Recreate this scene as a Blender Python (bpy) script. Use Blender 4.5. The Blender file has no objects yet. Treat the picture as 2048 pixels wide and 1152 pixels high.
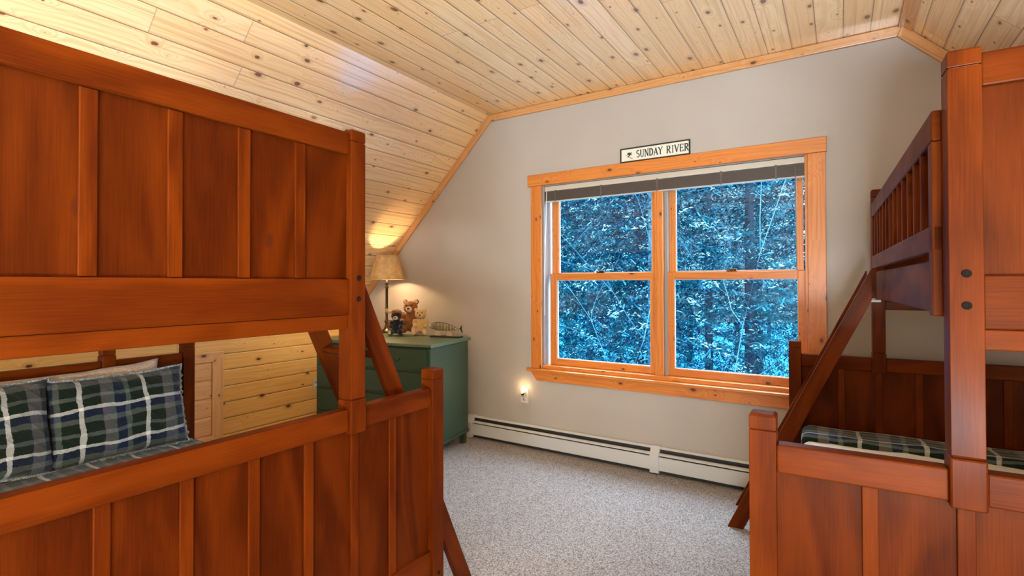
import bpy, bmesh, math, random
from mathutils import Vector, Matrix, noise
random.seed(7)
S = bpy.context.scene
COL = S.collection

# ------------------------------------------------------------------ camera
A = math.atan(656/1027.); TH = .011; RO = .002
F0 = Vector((-math.sin(A), math.cos(A), 0)); R0 = Vector((math.cos(A), math.sin(A), 0)); U0 = Vector((0, 0, 1))
Fv = math.cos(TH)*F0 + math.sin(TH)*U0; U1 = -math.sin(TH)*F0 + math.cos(TH)*U0
Rv = math.cos(RO)*R0 - math.sin(RO)*U1; Uv = math.cos(RO)*U1 + math.sin(RO)*R0
cd = bpy.data.cameras.new('camera'); cam = bpy.data.objects.new('camera', cd); COL.objects.link(cam)
cam.matrix_world = Matrix(((Rv.x, Uv.x, -Fv.x, 0), (Rv.y, Uv.y, -Fv.y, 0), (Rv.z, Uv.z, -Fv.z, 1.30), (0, 0, 0, 1)))
cd.sensor_width = 36; cd.lens = 1027/2048*36
cd.shift_y = -(576-(568-1027*math.tan(TH)))/2048
cd.clip_start = .02; cd.clip_end = 300
S.camera = cam

# ------------------------------------------------------------------ view, world, lights
vs = S.view_settings
vs.view_transform = 'Standard'; vs.look = 'None'; vs.gamma = 1; vs.use_curve_mapping = False
vs.exposure = 0.0
S.cycles.max_bounces = 10; S.cycles.diffuse_bounces = 5; S.cycles.glossy_bounces = 4
S.cycles.transparent_max_bounces = 16; S.cycles.sample_clamp_indirect = 6
W = bpy.data.worlds.new('world'); S.world = W; W.use_nodes = True
bg = W.node_tree.nodes['Background']; bg.inputs[0].default_value = (.74, .88, 1, 1)
# overcast sky, brighter overhead than at the horizon
_t = W.node_tree; _g = _t.nodes.new('ShaderNodeNewGeometry'); _s = _t.nodes.new('ShaderNodeSeparateXYZ'); _r = _t.nodes.new('ShaderNodeMapRange')
_t.links.new(_g.outputs['Incoming'], _s.inputs[0]); _t.links.new(_s.outputs[2], _r.inputs[0])
_r.inputs[1].default_value = 0.; _r.inputs[2].default_value = -.8; _r.inputs[3].default_value = 9.; _r.inputs[4].default_value = 42.
_t.links.new(_r.outputs[0], bg.inputs[1])

def light(name, kind, loc, power, color, size=.1, **kw):
    l = bpy.data.lights.new(name, kind); l.energy = power; l.color = color
    if kind == 'POINT': l.shadow_soft_size = size
    o = bpy.data.objects.new(name, l); o.location = loc; COL.objects.link(o)
    for k, v in kw.items(): setattr(l, k, v)
    return o
# added fill lights, no known fixture, aimed at the ceiling to brighten the room
for loc_, tilt_, pw_ in (((.35, -2.35, .35), 14, 360), ((.9, -1.7, .35), 13, 235)):
    l_ = light('added_fill_uplight', 'AREA', loc_, pw_, (.82, .94, 1), shape='DISK'); l_.data.size = .8
    l_.rotation_euler = (math.radians(180-tilt_), 0, 0)
p = bpy.data.lights.new('window_portal', 'AREA'); p.shape = 'RECTANGLE'; p.size = 1.83; p.size_y = 1.45
p.cycles.is_portal = True
po = bpy.data.objects.new('window_portal', p); COL.objects.link(po); po.location = (-1.07, 3.72, 1.35); po.rotation_euler = (math.radians(-90), 0, 0)

# ------------------------------------------------------------------ node helpers
class NT:
    def __init__(s, name):
        s.m = bpy.data.materials.new(name); s.m.use_nodes = True; s.t = s.m.node_tree
        s.b = s.t.nodes['Principled BSDF']; s.out = s.t.nodes['Material Output']
    def n(s, typ, ins=None, **kw):
        x = s.t.nodes.new(typ)
        for k, v in kw.items(): setattr(x, k, v)
        for k, v in (ins or {}).items(): s.set(x.inputs[k], v)
        return x
    def set(s, i, v):
        if hasattr(v, 'is_output') or isinstance(v, bpy.types.NodeSocket): s.t.links.new(v, i)
        else: i.default_value = v
    def math(s, op, a, b=None, c=None, clamp=False):
        x = s.t.nodes.new('ShaderNodeMath'); x.operation = op; x.use_clamp = clamp
        s.set(x.inputs[0], a)
        if b is not None: s.set(x.inputs[1], b)
        if c is not None: s.set(x.inputs[2], c)
        return x.outputs[0]
    def mix(s, f, a, b, mode='MIX'):
        x = s.t.nodes.new('ShaderNodeMix'); x.data_type = 'RGBA'; x.blend_type = mode
        s.set(x.inputs[0], f); s.set(x.inputs[6], a); s.set(x.inputs[7], b); return x.outputs[2]
    def ramp(s, f, stops, interp='LINEAR'):
        x = s.t.nodes.new('ShaderNodeValToRGB'); x.color_ramp.interpolation = interp
        e = x.color_ramp.elements
        while len(e) > 1: e.remove(e[-1])
        e[0].position = stops[0][0]; e[0].color = stops[0][1]
        for p_, c_ in stops[1:]:
            q = e.new(p_); q.color = c_
        s.set(x.inputs[0], f); return x.outputs[0]
    def maprange(s, v, a, b, c=0, d=1):
        x = s.t.nodes.new('ShaderNodeMapRange'); x.clamp = True
        s.set(x.inputs[0], v)
        for i, q in enumerate((a, b, c, d)): x.inputs[i+1].default_value = q
        return x.outputs[0]
    def xyz(s, x, y, z=0.):
        c = s.t.nodes.new('ShaderNodeCombineXYZ')
        for i, q in enumerate((x, y, z)): s.set(c.inputs[i], q)
        return c.outputs[0]
    def uv(s):
        u = s.n('ShaderNodeUVMap'); q = s.n('ShaderNodeSeparateXYZ', {0: u.outputs[0]}); return q.outputs[0], q.outputs[1]
    def rand(s): return s.n('ShaderNodeObjectInfo').outputs['Random']
    def bump(s, h, strength, dist):
        x = s.n('ShaderNodeBump', {'Height': h, 'Strength': strength, 'Distance': dist}); s.set(s.b.inputs['Normal'], x.outputs[0])
    def P(s, **kw):
        for k, v in kw.items(): s.set(s.b.inputs[k.replace('_', ' ')], v)
def C(r, g, b): return (r, g, b, 1)
def srgb(r, g, b):
    f = lambda c: ((c/255+.055)/1.055)**2.4 if c > 10 else c/255/12.92
    return (f(r), f(g), f(b), 1)

def simple(name, col, rough=.5, metal=0, **kw):
    t = NT(name); t.P(Base_Color=col, Roughness=rough, Metallic=metal, **kw); return t.m

def pine(name, light_, dark, knot, bw=.13, board_len=3.3, groove=True, knots=1.0, rough=.33, coat=.35, tone=.25, streak=.5):
    t = NT(name); u, v = t.uv()
    if not groove:
        r = t.rand(); u = t.math('ADD', u, t.math('MULTIPLY', r, 37.)); v = t.math('ADD', v, t.math('MULTIPLY', r, 11.))
    vi = t.math('DIVIDE', v, bw); idx = t.math('FLOOR', vi); fr = t.math('FRACT', vi)
    rb = t.n('ShaderNodeTexWhiteNoise', {'W': idx}, noise_dimensions='1D').outputs[0]
    ul = t.math('ADD', t.math('DIVIDE', u, board_len), t.math('MULTIPLY', rb, 7.3)); bi = t.math('FLOOR', ul); bf = t.math('FRACT', ul)
    rb2 = t.n('ShaderNodeTexWhiteNoise', {'Vector': t.xyz(idx, bi, .5)}, noise_dimensions='3D').outputs[0]
    off = t.math('MULTIPLY', rb2, 31.7)
    # knots
    vo = t.n('ShaderNodeTexVoronoi', {'Vector': t.xyz(t.math('MULTIPLY', u, 4.2), t.math('MULTIPLY', v, 7.5), off), 'Scale': 1.0, 'Randomness': 1.0}, voronoi_dimensions='2D')
    wob = t.n('ShaderNodeTexNoise', {'Vector': t.xyz(t.math('MULTIPLY', u, 40), t.math('MULTIPLY', v, 60)), 'Scale': 1.0, 'Detail': 2.0}, noise_dimensions='2D').outputs[0]
    cc = t.n('ShaderNodeSeparateColor', {0: vo.outputs['Color']})
    sz = t.maprange(cc.outputs[0], .35, 1., .015, .10*knots)
    dist = t.math('ADD', vo.outputs['Distance'], t.math('MULTIPLY', t.math('SUBTRACT', wob, .5), .05))
    rel = t.math('DIVIDE', dist, sz)
    near = t.math('POWER', 2.718, t.math('MULTIPLY', t.math('MULTIPLY', dist, dist), -28.))
    # grain
    warp = t.n('ShaderNodeTexNoise', {'Vector': t.xyz(t.math('ADD', t.math('MULTIPLY', u, 1.1), off), t.math('MULTIPLY', v, 7.), off), 'Scale': 1.0, 'Detail': 1.5}).outputs[0]
    gv = t.math('ADD', t.math('ADD', t.math('MULTIPLY', v, 55.), t.math('MULTIPLY', warp, 14.)), t.math('MULTIPLY', near, 5.))
    ring = t.math('SINE', t.math('MULTIPLY', gv, 3.0))
    ring = t.maprange(ring, -.2, 1., 0, 1)
    fine = t.n('ShaderNodeTexNoise', {'Vector': t.xyz(t.math('MULTIPLY', u, 6.), t.math('MULTIPLY', v, 230.), off), 'Scale': 1.0, 'Detail': 2.0}).outputs[0]
    g = t.math('ADD', t.math('MULTIPLY', ring, .45), t.math('MULTIPLY', fine, .55), clamp=True)
    col = t.mix(g, light_, dark)
    col = t.mix(t.maprange(rb2, 0, 1, 0, tone), col, dark)
    sk = t.n('ShaderNodeTexNoise', {'Vector': t.xyz(t.math('ADD', t.math('MULTIPLY', u, .9), off), t.math('MULTIPLY', v, 75.), off), 'Scale': 1.0, 'Detail': 3.0, 'Roughness': .6}).outputs[0]
    col = t.mix(t.math('MULTIPLY', t.maprange(sk, .53, .70, 0, 1), streak), col, t.mix(.35, dark, knot))
    halo = t.maprange(rel, 1.0, 2.6, .55, 0)
    col = t.mix(halo, col, t.mix(.5, dark, knot))
    col = t.mix(t.maprange(rel, .75, 1.1, 1, 0), col, knot)
    if groove:
        e = t.math('MINIMUM', fr, t.math('SUBTRACT', 1., fr))
        gl = t.maprange(e, .010, .026, 1, 0)
        end = t.math('MINIMUM', bf, t.math('SUBTRACT', 1., bf)); ge = t.maprange(end, .0004, .0011, 1, 0)
        gg = t.math('MAXIMUM', gl, t.math('MULTIPLY', ge, .55))
        col = t.mix(t.math('MULTIPLY', gg, .8), col, t.mix(.5, knot, C(.10, .04, .015)))
        prof = t.maprange(e, .0, .07, 0, 1)
        t.bump(t.math('ADD', prof, t.math('MULTIPLY', g, .03)), .9, .004)
    else: t.bump(g, .12, .001)
    t.P(Base_Color=col, Roughness=rough, Coat_Weight=coat, Coat_Roughness=.13)
    return t.m

def cherry(name, a, b, rough=.36, coat=.35):
    t = NT(name); u, v = t.uv(); r = t.rand()
    u = t.math('ADD', u, t.math('MULTIPLY', r, 37.)); v = t.math('ADD', v, t.math('MULTIPLY', r, 19.))
    w = t.n('ShaderNodeTexNoise', {'Vector': t.xyz(t.math('MULTIPLY', u, 1.6), t.math('MULTIPLY', v, 6.)), 'Scale': 1.0, 'Detail': 2.0, 'Distortion': .6}).outputs[0]
    gv = t.math('ADD', t.math('MULTIPLY', v, 30.), t.math('MULTIPLY', w, 18.))
    ring = t.math('MULTIPLY', t.math('ADD', t.math('SINE', gv), 1.), .5)
    fine = t.n('ShaderNodeTexNoise', {'Vector': t.xyz(t.math('MULTIPLY', u, 9.), t.math('MULTIPLY', v, 260.)), 'Scale': 1.0, 'Detail': 3.0}).outputs[0]
    blot = t.n('ShaderNodeTexNoise', {'Vector': t.xyz(t.math('MULTIPLY', u, 3.), t.math('MULTIPLY', v, 5.), 3.), 'Scale': 1.0, 'Detail': 3.0}).outputs[0]
    g = t.math('ADD', t.math('ADD', t.math('MULTIPLY', ring, .28), t.math('MULTIPLY', fine, .42)), t.math('MULTIPLY', blot, .45))
    col = t.mix(t.maprange(g, .34, .80, 0, 1), a, b)
    vo = t.n('ShaderNodeTexVoronoi', {'Vector': t.xyz(t.math('MULTIPLY', u, 1.3), t.math('MULTIPLY', v, 2.4)), 'Scale': 1.0}, voronoi_dimensions='2D')
    cs = t.n('ShaderNodeSeparateColor', {0: vo.outputs['Color']}).outputs[1]
    kn = t.math('MULTIPLY', t.maprange(vo.outputs['Distance'], .02, .035, .7, 0), t.math('GREATER_THAN', cs, .6))
    col = t.mix(kn, col, C(.045, .010, .004))
    col = t.mix(t.maprange(t.rand(), 0, 1, 0, .22), col, a)
    t.bump(fine, .05, .001)
    t.P(Base_Color=col, Roughness=t.maprange(blot, .3, .7, rough-.05, rough+.06), Specular_IOR_Level=.07, Specular_Tint=C(1, .70, .50), Coat_Weight=coat, Coat_Roughness=.2)
    return t.m

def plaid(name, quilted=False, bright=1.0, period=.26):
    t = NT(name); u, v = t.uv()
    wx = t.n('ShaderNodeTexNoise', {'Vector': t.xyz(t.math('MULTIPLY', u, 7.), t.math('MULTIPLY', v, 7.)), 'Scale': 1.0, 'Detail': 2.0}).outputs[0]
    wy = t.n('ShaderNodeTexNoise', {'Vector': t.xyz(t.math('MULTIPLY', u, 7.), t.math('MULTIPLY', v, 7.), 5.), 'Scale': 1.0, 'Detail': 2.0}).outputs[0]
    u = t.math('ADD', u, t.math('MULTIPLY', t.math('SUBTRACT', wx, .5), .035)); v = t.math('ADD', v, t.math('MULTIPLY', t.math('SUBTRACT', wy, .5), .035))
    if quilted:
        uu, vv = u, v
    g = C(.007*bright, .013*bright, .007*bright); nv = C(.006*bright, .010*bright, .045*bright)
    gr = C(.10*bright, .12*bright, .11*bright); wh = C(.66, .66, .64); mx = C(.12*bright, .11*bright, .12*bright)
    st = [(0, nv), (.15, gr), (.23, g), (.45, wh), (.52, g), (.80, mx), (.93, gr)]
    rag = t.n('ShaderNodeTexNoise', {'Vector': t.xyz(t.math('MULTIPLY', u, 90), t.math('MULTIPLY', v, 90)), 'Scale': 1.0, 'Detail': 3.0}, noise_dimensions='2D').outputs[0]
    j = t.math('MULTIPLY', t.math('SUBTRACT', rag, .5), .03)
    c1 = t.ramp(t.math('FRACT', t.math('ADD', t.math('DIVIDE', u, period), j)), st, 'CONSTANT')
    c2 = t.ramp(t.math('FRACT', t.math('ADD', t.math('ADD', t.math('DIVIDE', v, period*.66), .31), j)), [(0, g), (.26, gr), (.40, nv), (.58, wh), (.67, g), (.90, gr)], 'CONSTANT')
    col = t.mix(.5, c1, c2)
    col = t.mix(t.math('MULTIPLY', rag, .5), col, t.mix(.5, col, C(.0, .0, .0)))
    if quilted:
        d1 = t.math('ABSOLUTE', t.math('SINE', t.math('MULTIPLY', t.math('ADD', u, v), 3.14159/.075)))
        d2 = t.math('ABSOLUTE', t.math('SINE', t.math('MULTIPLY', t.math('SUBTRACT', t.math('MULTIPLY', u, 1.), v), 3.14159/.075)))
        hgt = t.math('POWER', t.math('MULTIPLY', d1, t.maprange(d2, 0, .3, .6, 1)), .35)
        t.bump(t.math('ADD', hgt, t.math('MULTIPLY', rag, .3)), .7, .008)
    else: t.bump(rag, .35, .003)
    t.P(Base_Color=col, Roughness=.95, Sheen_Weight=.15, Specular_IOR_Level=.1)
    return t.m

def fuzzy(name, a, b, scale=60, strength=.8, dist=.006):
    t = NT(name); tc = t.n('ShaderNodeTexCoord').outputs['Object']
    q = t.n('ShaderNodeTexNoise', {'Vector': tc, 'Scale': scale, 'Detail': 5.0, 'Roughness': .7}).outputs[0]
    t.P(Base_Color=t.mix(t.maprange(q, .35, .65), a, b), Roughness=.95, Sheen_Weight=.35, Specular_IOR_Level=.1); t.bump(q, strength, dist); return t.m

M = {}
M['ceil'] = pine('knotty_pine_ceiling', C(.95, .72, .44), C(.78, .48, .215), C(.19, .065, .025), rough=.36, coat=1.0, tone=.7, streak=.8)
M['knee'] = pine('knotty_pine_wall', C(.97, .66, .26), C(.88, .47, .13), C(.12, .03, .012), bw=.1275)
M['trim'] = pine('pine_trim', C(.66, .24, .048), C(.50, .14, .022), C(.09, .025, .01), bw=.4, groove=False, knots=.8, coat=.2)
M['trim2'] = pine('pine_ceiling_trim', C(.62, .32, .13), C(.48, .21, .07), C(.12, .04, .015), bw=.4, groove=False, knots=.9)
M['bed'] = cherry('cherry_stained_wood', C(.122, .0220, .0017), C(.048, .0064, .0006), .44, .04)
M['bedpanel'] = cherry('cherry_stained_panel', C(.092, .0155, .0012), C(.032, .0042, .0005), .44, .04)
t = NT('beige_wall_paint'); tc = t.n('ShaderNodeTexCoord').outputs['Object']
q = t.n('ShaderNodeTexNoise', {'Vector': tc, 'Scale': 190., 'Detail': 2.0}).outputs[0]
q2 = t.n('ShaderNodeTexNoise', {'Vector': tc, 'Scale': 3., 'Detail': 2.0}).outputs[0]
t.P(Base_Color=t.mix(q2, C(.385, .345, .310), C(.425, .38, .343)), Roughness=.7); t.bump(q, .25, .002); M['wall'] = t.m
t = NT('speckled_carpet'); tc = t.n('ShaderNodeTexCoord').outputs['Object']
q = t.n('ShaderNodeTexNoise', {'Vector': tc, 'Scale': 190., 'Detail': 4.0, 'Roughness': .75}).outputs[0]
q2 = t.n('ShaderNodeTexVoronoi', {'Vector': tc, 'Scale': 230.}); cs = t.n('ShaderNodeSeparateColor', {0: q2.outputs['Color']}).outputs[0]
k = t.math('ADD', t.math('MULTIPLY', q, .65), t.math('MULTIPLY', cs, .35))
t.P(Base_Color=t.ramp(k, [(.28, C(.12, .10, .095)), (.42, C(.30, .27, .265)), (.54, C(.49, .465, .475)), (.72, C(.64, .62, .64))]), Roughness=1., Specular_IOR_Level=.05)
t.bump(k, .9, .01); M['carpet'] = t.m
M['plaid'] = plaid('plaid_quilt_cloth'); M['plaidb'] = plaid('daylit_plaid_quilt_cloth', bright=1.5); M['plaidq'] = plaid('quilted_plaid_cloth', True)  # plaidb: brighter plaid copy, window daylight put into its colours
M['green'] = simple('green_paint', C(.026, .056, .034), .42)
M['greenlit'] = simple('green_paint_lit_top', C(.085, .135, .075), .38)  # same green made lighter, highlight on the top put into the colour
M['enamel'] = simple('heater_enamel', C(.53, .55, .56), .38)
M['dark'] = simple('dark_gap', C(.02, .017, .015), .6)
M['bolt'] = simple('dark_bolt_metal', C(.010, .007, .006), .6, Specular_IOR_Level=.05)
M['bronze'] = simple('bronze_metal', C(.10, .065, .035), .32, .9)
M['black'] = simple('black_paint', C(.02, .018, .016), .45)
M['signwhite'] = simple('sign_face', C(.72, .70, .60), .4)
M['letter'] = simple('sign_lettering', C(.02, .025, .04), .4)
M['cream'] = fuzzy('cream_cloth', C(.72, .64, .53), C(.60, .52, .42), 40, .4, .004)
M['knit'] = fuzzy('tan_knit_cloth', C(.52, .40, .30), C(.34, .25, .18), 70, .7, .006)
M['hem'] = fuzzy('frayed_pale_hem', C(.42, .46, .48), C(.06, .08, .09), 130, .8, .005)
M['brownfur'] = fuzzy('brown_plush', C(.36, .13, .035), C(.17, .055, .015), 90)
M['tanfur'] = fuzzy('tan_plush', C(.70, .46, .20), C(.48, .28, .10), 90)
M['navyfur'] = fuzzy('navy_plush', C(.020, .018, .030), C(.010, .010, .016), 90)
M['darkfur'] = fuzzy('dark_brown_plush', C(.06, .03, .015), C(.03, .014, .008), 90)
M['palefur'] = fuzzy('pale_plush', C(.72, .52, .38), C(.58, .38, .25), 90, .4)
M['blackbead'] = simple('black_bead', C(.01, .01, .01), .15)
M['plastic'] = simple('ivory_plastic', C(.68, .62, .52), .35)
M['blind'] = simple('blind_slats', C(.09, .07, .06), .5)  # slats darkened, backlit shade put into their colour
M['blindrail'] = simple('blind_headrail', C(.50, .46, .39), .4)
M['cord'] = simple('white_cord', C(.8, .8, .78), .5)
M['vinyl'] = simple('window_liner', C(.26, .235, .225), .5)
M['gasket'] = simple('glazing_gasket', C(.45, .46, .50), .4)
M['grey'] = simple('grey_metal', C(.22, .22, .22), .5, .3)
M['hatch'] = pine('pine_hatch_boards', C(.92, .57, .29), C(.80, .43, .18), C(.14, .04, .02), bw=.4, groove=False)
M['ply'] = pine('plain_boards', C(.62, .42, .22), C(.45, .28, .12), C(.2, .1, .05), bw=.3, groove=False)
M['fish'] = pine('pale_fish_wood', C(.60, .50, .30), C(.42, .33, .18), C(.2, .12, .06), bw=.3, groove=False)
# lamp shade
t = NT('parchment_shade'); tc = t.n('ShaderNodeTexCoord').outputs['Object']
q = t.n('ShaderNodeTexNoise', {'Vector': tc, 'Scale': 22., 'Detail': 4.0}).outputs[0]
colr = t.mix(t.maprange(q, .35, .65), C(.58, .38, .17), C(.74, .52, .28))
d = t.n('ShaderNodeBsdfDiffuse', {0: colr}); tl = t.n('ShaderNodeBsdfTranslucent', {0: colr})
mx = t.n('ShaderNodeMixShader', {0: .15, 1: d.outputs[0], 2: tl.outputs[0]}); t.set(t.out.inputs[0], mx.outputs[0]); M['shade'] = t.m
# pane glass: clear sheet with a thin reflection
t = NT('window_glass'); fr = t.n('ShaderNodeFresnel', {'IOR': 1.45}); tr = t.n('ShaderNodeBsdfTransparent', {0: C(.93, .98, 1.)})
gl = t.n('ShaderNodeBsdfGlossy', {'Roughness': .02}); mx = t.n('ShaderNodeMixShader', {0: t.math('MULTIPLY', fr.outputs[0], .5), 1: tr.outputs[0], 2: gl.outputs[0]})
t.set(t.out.inputs[0], mx.outputs[0]); M['glass'] = t.m
t = NT('glowing_bulb'); e = t.n('ShaderNodeEmission', {0: C(1, .78, .42), 1: 14.}); t.set(t.out.inputs[0], e.outputs[0]); M['bulb'] = t.m
t = NT('glowing_night_bulb'); e = t.n('ShaderNodeEmission', {0: C(1, .80, .48), 1: 9.}); t.set(t.out.inputs[0], e.outputs[0]); M['nightbulb'] = t.m
M['needle'] = [simple('spruce_needles', C(.0016, .030, .046), .7, Specular_IOR_Level=0.), simple('fir_needles', C(.0016, .020, .038), .7, Specular_IOR_Level=0.), simple('frosted_needles', C(.008, .060, .085), .7, Specular_IOR_Level=0.)]  # woodland colours here and below carry the blue cast of outdoor light
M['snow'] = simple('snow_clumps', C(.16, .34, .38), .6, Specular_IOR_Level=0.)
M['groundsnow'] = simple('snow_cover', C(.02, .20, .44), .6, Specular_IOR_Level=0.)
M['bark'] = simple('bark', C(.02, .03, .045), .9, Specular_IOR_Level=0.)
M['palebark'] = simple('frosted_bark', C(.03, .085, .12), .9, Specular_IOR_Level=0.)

# ------------------------------------------------------------------ mesh helpers
class MB:
    def __init__(s): s.v = []; s.f = []; s.uvs = None; s.smooth = set()
    def box(s, x0, x1, y0, y1, z0, z1):
        b = len(s.v)
        x0, x1 = min(x0, x1), max(x0, x1); y0, y1 = min(y0, y1), max(y0, y1); z0, z1 = min(z0, z1), max(z0, z1)
        s.v += [(x, y, z) for x in (x0, x1) for y in (y0, y1) for z in (z0, z1)]
        s.f += [tuple(b+i for i in q) for q in ((0, 1, 3, 2), (4, 6, 7, 5), (0, 4, 5, 1), (2, 3, 7, 6), (0, 2, 6, 4), (1, 5, 7, 3))]
        return s
    def prism(s, poly, axis, a0, a1):
        b = len(s.v); n = len(poly)
        def mk(p, a): return {0: (a, p[0], p[1]), 1: (p[0], a, p[1]), 2: (p[0], p[1], a)}[axis]
        s.v += [mk(p, a0) for p in poly] + [mk(p, a1) for p in poly]
        s.f += [tuple(b+i for i in range(n))[::-1], tuple(b+n+i for i in range(n))]
        s.f += [(b+i, b+(i+1) % n, b+n+(i+1) % n, b+n+i) for i in range(n)]
        return s
    def tube(s, pts, rad, n=8, flat=1.0, cap=True):
        pts = [Vector(p_) for p_ in pts]; rs = rad if isinstance(rad, (list, tuple)) else [rad]*len(pts)
        b = len(s.v)
        for i, p_ in enumerate(pts):
            d = (pts[min(i+1, len(pts)-1)]-pts[max(i-1, 0)]).normalized()
            up = Vector((0, 0, 1)) if abs(d.z) < .95 else Vector((1, 0, 0))
            a = d.cross(up).normalized(); c = a.cross(d)
            for k_ in range(n):
                th = 2*math.pi*k_/n
                s.v.append(tuple(p_+a*math.cos(th)*rs[i]+c*math.sin(th)*rs[i]*flat))
        for i in range(len(pts)-1):
            for k_ in range(n):
                s.smooth.add(len(s.f)); s.f.append((b+i*n+k_, b+i*n+(k_+1) % n, b+(i+1)*n+(k_+1) % n, b+(i+1)*n+k_))
        if cap:
            s.f.append(tuple(b+k_ for k_ in range(n))[::-1]); e = b+(len(pts)-1)*n; s.f.append(tuple(e+k_ for k_ in range(n)))
        return s
    def lathe(s, prof, n=32, c=(0, 0, 0), cap=True):
        b = len(s.v)
        for r, z in prof:
            for k_ in range(n):
                th = 2*math.pi*k_/n; s.v.append((c[0]+r*math.cos(th), c[1]+r*math.sin(th), c[2]+z))
        for i in range(len(prof)-1):
            for k_ in range(n):
                s.smooth.add(len(s.f)); s.f.append((b+i*n+k_, b+i*n+(k_+1) % n, b+(i+1)*n+(k_+1) % n, b+(i+1)*n+k_))
        if cap:
            s.f.append(tuple(b+k_ for k_ in range(n))[::-1]); e = b+(len(prof)-1)*n; s.f.append(tuple(e+k_ for k_ in range(n)))
        return s
    def ball(s, c, r, rot=None, n=14, m=9):
        c = Vector(c); r = r if isinstance(r, (tuple, list)) else (r, r, r); b = len(s.v); R_ = rot or Matrix.Identity(3)
        for i in range(1, m):
            ph = math.pi*i/m
            for k_ in range(n):
                th = 2*math.pi*k_/n
                s.v.append(tuple(c+R_ @ Vector((r[0]*math.sin(ph)*math.cos(th), r[1]*math.sin(ph)*math.sin(th), r[2]*math.cos(ph)))))
        top = len(s.v); s.v.append(tuple(c+R_ @ Vector((0, 0, r[2])))); bot = len(s.v); s.v.append(tuple(c-R_ @ Vector((0, 0, r[2]))))
        for i in range(m-2):
            for k_ in range(n):
                s.smooth.add(len(s.f)); s.f.append((b+i*n+k_, b+(i+1)*n+k_, b+(i+1)*n+(k_+1) % n, b+i*n+(k_+1) % n))
        for k_ in range(n):
            s.smooth.add(len(s.f)); s.f.append((top, b+k_, b+(k_+1) % n)); s.smooth.add(len(s.f)); s.f.append((bot, b+(m-2)*n+(k_+1) % n, b+(m-2)*n+k_))
        return s
    def build(s, name, mat, parent=None, grain=2, bevel=.0, uvf=None, smooth=False, loc=None):
        me = bpy.data.meshes.new(name); me.from_pydata(s.v, [], s.f); me.update()
        if len(s.f) < 4000:
            bm_ = bmesh.new(); bm_.from_mesh(me); bmesh.ops.recalc_face_normals(bm_, faces=bm_.faces); bm_.to_mesh(me); bm_.free(); me.update()
        mats = mat if isinstance(mat, (list, tuple)) else [mat]
        for m_ in mats: me.materials.append(m_)
        ul = me.uv_layers.new(name='UVMap')
        for po_ in me.polygons:
            nn = po_.normal; dom = max(range(3), key=lambda i: abs(nn[i]))
            for li in po_.loop_indices:
                co = me.vertices[me.loops[li].vertex_index].co
                if uvf: ul.data[li].uv = uvf(co, me.loops[li].vertex_index)
                elif dom != grain:
                    th = 3-dom-grain; ul.data[li].uv = (co[grain], co[th])
                else:
                    a_, b_ = [i for i in range(3) if i != grain]; ul.data[li].uv = (co[a_]*.3, co[b_])
            if smooth or po_.index in s.smooth: po_.use_smooth = True
        o = bpy.data.objects.new(name, me); COL.objects.link(o)
        if parent is not None: o.parent = parent
        if loc: o.location = loc
        if bevel:
            bv = o.modifiers.new('bevel', 'BEVEL'); bv.width = bevel; bv.segments = 2; bv.limit_method = 'ANGLE'; bv.angle_limit = math.radians(40)
        return o
def bx(name, mat, parent, x0, x1, y0, y1, z0, z1, grain=None, bevel=.002, **kw):
    if grain is None:
        d = (abs(x1-x0), abs(y1-y0), abs(z1-z0)); grain = d.index(max(d))
    return MB().box(x0, x1, y0, y1, z0, z1).build(name, mat, parent, grain, bevel, **kw)
def tag(o, label=None, cat=None, group=None, kind=None):
    if label: o['label'] = label
    if cat: o['category'] = cat
    if group: o['group'] = group
    if kind: o['kind'] = kind
    return o
def thing(name, label, cat, loc=(0, 0, 0), rz=0, group=None):
    o = bpy.data.objects.new(name, None); COL.objects.link(o); o.empty_display_size = .1
    o.location = loc; o.rotation_euler = (0, 0, rz); return tag(o, label, cat, group)
def struct(o): o['kind'] = 'structure'; return o

# ------------------------------------------------------------------ room shell
CZ = 2.725; WY = 3.55; XL = -4.1; XR = 1.9; YB = -3.0
FL, FR = -2.495, .30                      # folds of the ceiling
KZ = CZ-(FL-XL)                           # knee wall height, 45 degree slopes
HX0, HX1, HZ0, HZ1 = -1.985, -.160, .632, 2.085
f = MB().box(XL-.1, XR+.1, YB-.1, WY+.15, -.12, 0); struct(f.build('floor', M['carpet'], grain=0))
# ceiling: one flat centre and two slopes
m = MB(); ext = .12
prof = [(XL-ext, KZ-ext), (FL, CZ), (FR, CZ), (XR+ext, KZ-ext)]
prof_out = [(XL-ext, KZ-ext+.17), (FL-.05, CZ+.12), (FR+.05, CZ+.12), (XR+ext, KZ-ext+.17)]
us = [0, 1.725*1.41421, 1.725*1.41421+2.795, 2*1.725*1.41421+2.795]
base = []
for y in (YB-.1, WY+.15):
    for pr in (prof, prof_out):
        for x, z in pr: m.v.append((x, y, z))
def q4(a_, b_, c_, d_): m.f.append((a_, b_, c_, d_))
for i in range(3):
    q4(i, i+1, 8+i+1, 8+i); q4(4+i, 12+i, 12+i+1, 4+i+1)
    q4(i, 4+i, 4+i+1, i+1); q4(8+i, 8+i+1, 12+i+1, 12+i)
q4(0, 8, 12, 4); q4(3, 7, 15, 11)
offs = [0.0, .13*round(us[1]/.13)-us[1]]
ce = m.build('ceiling', M['ceil'], uvf=lambda co, vi: (co.y+5, us[vi % 4]-.02 if vi % 4 else us[0]-.02)); struct(ce)
for pl in ce.data.polygons: pass
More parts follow.
